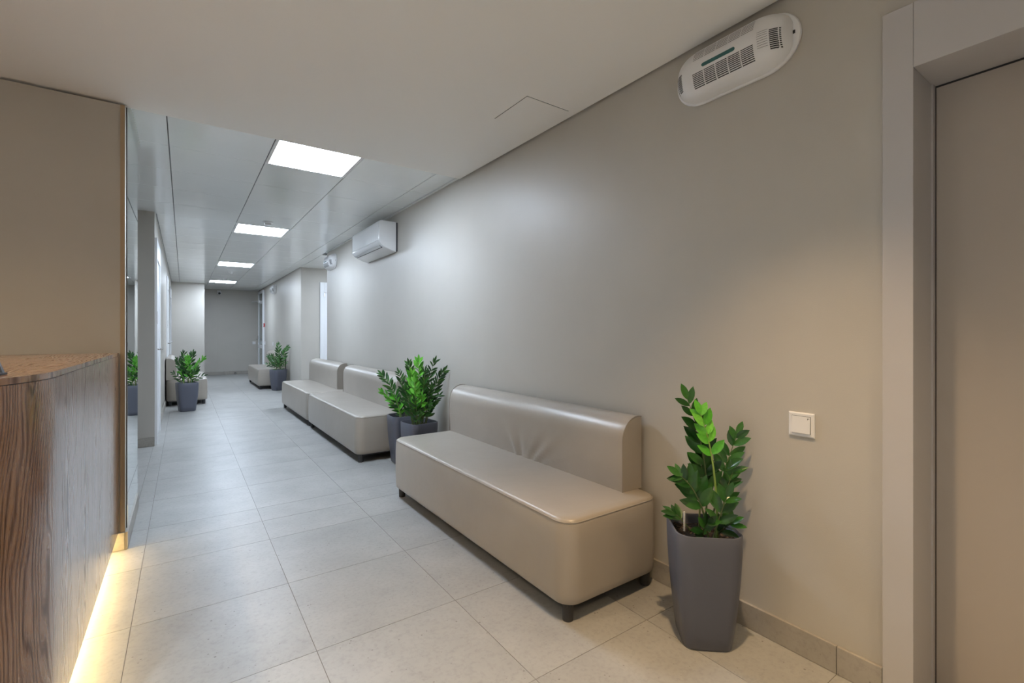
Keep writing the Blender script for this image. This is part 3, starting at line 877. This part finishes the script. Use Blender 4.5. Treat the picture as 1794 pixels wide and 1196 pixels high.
def add_pot(r, wt, wb, hgt):
    R_ = 0.22
    def rr(w_, z): return [(x, y, z) for x, y in rrect(w_/2, w_/2, w_*R_, 7)]
    rings = [rr(wb-0.012, 0.0), rr(wb, 0.006)]
    for k in range(1, 9):
        t = k/8
        rings.append(rr(wb + (wt-wb)*(1-(1-t)**1.7), 0.006 + (hgt-0.010)*t))
    rings += [rr(wt-0.004, hgt), rr(wt-0.014, hgt), rr(wt-0.018, hgt-0.004), rr(wt-0.026, hgt-0.05)]
    MB().loft(rings).obj('pot', M['pot'], r, True)
    # uneven soil surface
    mb = MB(); n = 18; rg = []
    rnd = random.Random(3)
    for q in (1.0, 0.75, 0.5, 0.25, 0.06):
        rg.append([(x*q, y*q, hgt-0.040+rnd.uniform(-0.004, 0.006)) for x, y in rrect((wt-0.022)/2, (wt-0.022)/2, wt*R_*0.9, 7)])
    mb.loft(rg, False, True).obj('soil', M['soil'], r)

def bez(p0, p1, p2, t): return p0*(1-t)**2 + p1*2*t*(1-t) + p2*t*t

def add_stem(r, p0, p1, p2, rad, npairs, llen, start=0.25, young=False, facing=Vector((0, -1, 0.25)), rnd=random, spread=1.0, twist=0.35, narrow=False):
    p0, p1, p2 = Vector(p0), Vector(p1), Vector(p2)
    n = 10
    pts = [bez(p0, p1, p2, k/n) for k in range(n+1)]
    st = MB().tube(pts, [rad*(1-0.72*k/n) for k in range(n+1)], 7).obj('stem', M['stem_young' if young else 'stem'], r, True)
    meshes = (NARROW_YOUNG if young else NARROW) if narrow else (YOUNG if young else LEAF)
    for i in range(npairs):
        t = start + (1-start)*(i+0.5*rnd.random()*0.6)/max(npairs-0.4, 1)
        t = min(t, 0.99)
        for sgn in (-1, 1):
            tt = min(1.0, t + (0.012 if sgn > 0 else 0))
            p = bez(p0, p1, p2, tt)
            tan = (bez(p0, p1, p2, min(tt+0.02, 1.02)) - bez(p0, p1, p2, tt-0.02)).normalized()
            f = (facing + Vector((rnd.uniform(-twist, twist), rnd.uniform(-twist, twist), rnd.uniform(-twist, twist)))).normalized()
            side = tan.cross(f).normalized() * sgn
            ang = math.radians(rnd.uniform(42, 66))*spread*(1.0-0.35*tt)
            d = (tan*math.cos(ang) + side*math.sin(ang)).normalized()
            d = (d + f*rnd.uniform(-0.12, 0.28)).normalized()
            nz = (f - d*f.dot(d)).normalized()
            if nz.z < -0.2: nz = -nz
            ny = nz.cross(d)
            L = llen*(0.72+0.55*math.sin(PI*(0.18+0.72*tt)))*rnd.uniform(0.85, 1.12)*0.82
            mt = Matrix((d*L, ny*L, nz*L)).transposed().to_4x4(); mt.translation = p
            o = link('leaf', rnd.choice(meshes), st); o.matrix_local = mt
    # terminal leaf
    tan = (pts[-1]-pts[-2]).normalized()
    f = (facing - tan*facing.dot(tan)).normalized(); ny = f.cross(tan); L = llen*0.75
    mt = Matrix((tan*L, ny*L, f*L)).transposed().to_4x4(); mt.translation = pts[-1]
    o = link('leaf', meshes[0], st); o.matrix_local = mt
    return st

def near_plant():
    r = thing('potted_plant', 'tall zamioculcas plant in a slate grey planter beside the near bench', 'plant', (1.716, 1.108, 0), -YAW-math.radians(6), 'potted zamioculcas plants')
    add_pot(r, 0.252, 0.186, 0.45)
    rnd = random.Random(11)
    F = Vector((0.05, -1, 0.35))
    z0 = 0.41
    # local x runs to the right across the view, y away from it
    add_stem(r, (0.00, 0.00, z0), (0.055, 0.02, 0.66), (-0.060, 0.00, 0.955), 0.0050, 8, 0.092, 0.34, facing=F, rnd=rnd)
    add_stem(r, (0.045, -0.03, z0), (0.050, -0.03, 0.72), (-0.015, -0.02, 0.900), 0.0058, 5, 0.082, 0.60, True, F, rnd)
    add_stem(r, (0.035, 0.03, z0), (0.075, 0.04, 0.62), (0.150, 0.05, 0.805), 0.0045, 7, 0.082, 0.42, facing=Vector((-0.35, -0.9, 0.4)), rnd=rnd)
    add_stem(r, (0.060, 0.00, z0), (0.075, 0.01, 0.55), (0.130, 0.02, 0.680), 0.0035, 5, 0.070, 0.30, facing=Vector((0, -0.5, 0.9)), rnd=rnd)
    add_stem(r, (0.010, -0.04, z0), (-0.015, -0.05, 0.60), (-0.105, -0.07, 0.665), 0.0050, 6, 0.088, 0.38, facing=Vector((-0.2, -0.8, 0.6)), rnd=rnd)
    add_stem(r, (-0.01, 0.02, z0), (0.00, 0.03, 0.62), (0.01, 0.04, 0.740), 0.0045, 6, 0.080, 0.34, facing=F, rnd=rnd)
    add_stem(r, (0.020, -0.06, z0), (0.03, -0.08, 0.50), (0.06, -0.10, 0.600), 0.0040, 3, 0.085, 0.35, facing=Vector((0, -0.7, 0.7)), rnd=rnd)
    add_stem(r, (0.040, -0.02, z0), (0.060, -0.05, 0.46), (0.085, -0.075, 0.490), 0.0040, 3, 0.078, 0.30, facing=Vector((0.2, -0.7, 0.8)), rnd=rnd)
    add_stem(r, (-0.01, -0.03, z0), (-0.02, -0.06, 0.46), (-0.005, -0.085, 0.490), 0.0040, 4, 0.075, 0.15, facing=Vector((0, -0.9, 0.5)), rnd=rnd)
    add_stem(r, (-0.04, 0.03, z0), (-0.07, 0.04, 0.455), (-0.095, 0.06, 0.468), 0.0035, 2, 0.080, 0.5, facing=Vector((0, -0.3, 0.95)), rnd=rnd)
    MB().cyl(-0.065, 0.03, 0.405, 0.49, 0.0035, 8).obj('water_gauge', M['white'], r)
    return r
near_plant()

def bushy_plant(label, loc, rz, wt, stems, seed, face, wb=None, h=0.45):
    r = thing('potted_plant', label, 'plant', loc, rz, 'potted zamioculcas plants')
    add_pot(r, wt, wb or wt*0.74, h)
    rnd = random.Random(seed)
    ci, si = math.cos(-rz), math.sin(-rz)
    def loc_(u, v, z):
        # u to the right across the view, v away from it, turned into the pot's own axes
        c_, s_ = math.cos(-YAW), math.sin(-YAW)
        x, y = u*c_ - v*s_, u*s_ + v*c_
        return Vector((x*ci - y*si, x*si + y*ci, z))
    for (u0, u1, v1, z1, npairs, ll, yg) in stems:
        p0 = loc_(u0, rnd.uniform(-0.05, 0.05), h-0.045)
        p2 = loc_(u1, v1, h + z1)
        p1 = loc_(u0 + (u1-u0)*0.30, v1*0.25, h + z1*0.62)
        f = loc_(rnd.uniform(-0.5, 0.5), -1.0, 0.45)
        add_stem(r, p0, p1, p2, 0.0055, npairs + (2 if npairs > 6 else 0), ll, 0.22 if z1 > 0.2 else 0.15, yg, f.normalized(), rnd, twist=0.5, narrow=True)
    return r
# (base across, tip across, tip depth, tip height above the rim, leaf pairs, leaf length, fresh)
bushy_plant('bushy zamioculcas in the front grey pot between two benches', (1.705, 3.865, 0), math.radians(5), 0.27, [
    (0.00, 0.00, -0.02, 0.53, 11, 0.085, True), (0.02, 0.06, -0.03, 0.44, 9, 0.085, False), (-0.02, -0.06, -0.03, 0.42, 9, 0.085, True), (0.02, 0.10, -0.06, 0.14, 5, 0.08, False), (-0.01, -0.02, -0.09, 0.20, 6, 0.08, False), (0.03, 0.13, 0.02, 0.52, 9, 0.085, False), (0.05, 0.215, 0.0, 0.44, 10, 0.09, False),
    (-0.03, -0.09, 0.0, 0.50, 10, 0.085, False), (-0.02, -0.03, -0.06, 0.36, 8, 0.08, True), (0.05, 0.11, -0.05, 0.30, 7, 0.08, False),
    (-0.05, -0.12, -0.04, 0.28, 7, 0.08, False), (0.01, 0.04, -0.08, 0.24, 7, 0.08, True), (0.06, 0.17, 0.04, 0.22, 6, 0.07, False), (-0.04, -0.06, -0.08, 0.13, 4, 0.08, False)], 5, None)
bushy_plant('smaller zamioculcas in the rear grey pot against the middle bench', (1.72, 4.275, 0), math.radians(-4), 0.26, [
    (0.00, -0.20, 0.0, 0.38, 10, 0.09, False), (0.03, -0.04, 0.0, 0.40, 8, 0.075, False), (-0.03, -0.18, -0.04, 0.22, 8, 0.08, True),
    (0.04, 0.05, -0.03, 0.28, 8, 0.08, False), (-0.02, -0.07, -0.05, 0.17, 6, 0.08, True), (0.0, -0.10, 0.02, 0.10, 4, 0.08, False)], 8, None)
bushy_plant('zamioculcas in a grey planter standing before the left bench', (0.045, 9.10, 0), math.radians(10), 0.285, [
    (-0.03, -0.06, 0.0, 0.46, 11, 0.095, False), (-0.02, -0.12, -0.05, 0.36, 9, 0.09, False), (0.03, 0.09, 0.0, 0.46, 11, 0.10, False),
    (0.02, 0.05, -0.06, 0.40, 9, 0.09, True), (0.05, 0.26, 0.0, 0.38, 9, 0.09, True), (0.05, 0.20, -0.04, 0.22, 7, 0.085, False),
    (-0.05, -0.20, -0.02, 0.14, 4, 0.085, False), (0.0, 0.0, -0.08, 0.26, 8, 0.09, False), (-0.03, -0.04, -0.1, 0.18, 6, 0.085, True), (0.06, 0.24, 0.04, 0.10, 4, 0.09, False)], 21, None)
bushy_plant('zamioculcas in a grey planter at the corner of the distant bench', (1.69, 11.30, 0), math.radians(24), 0.285, [
    (0.0, 0.0, 0.0, 0.54, 9, 0.10, False), (0.04, 0.20, 0.0, 0.48, 10, 0.105, False), (-0.03, -0.20, 0.0, 0.28, 8, 0.10, False),
    (-0.02, -0.10, -0.05, 0.30, 7, 0.09, False), (0.03, 0.06, -0.05, 0.26, 7, 0.09, False), (-0.02, -0.22, -0.04, 0.12, 5, 0.09, False), (0.05, 0.16, 0, 0.14, 4, 0.09, False)], 33, None)
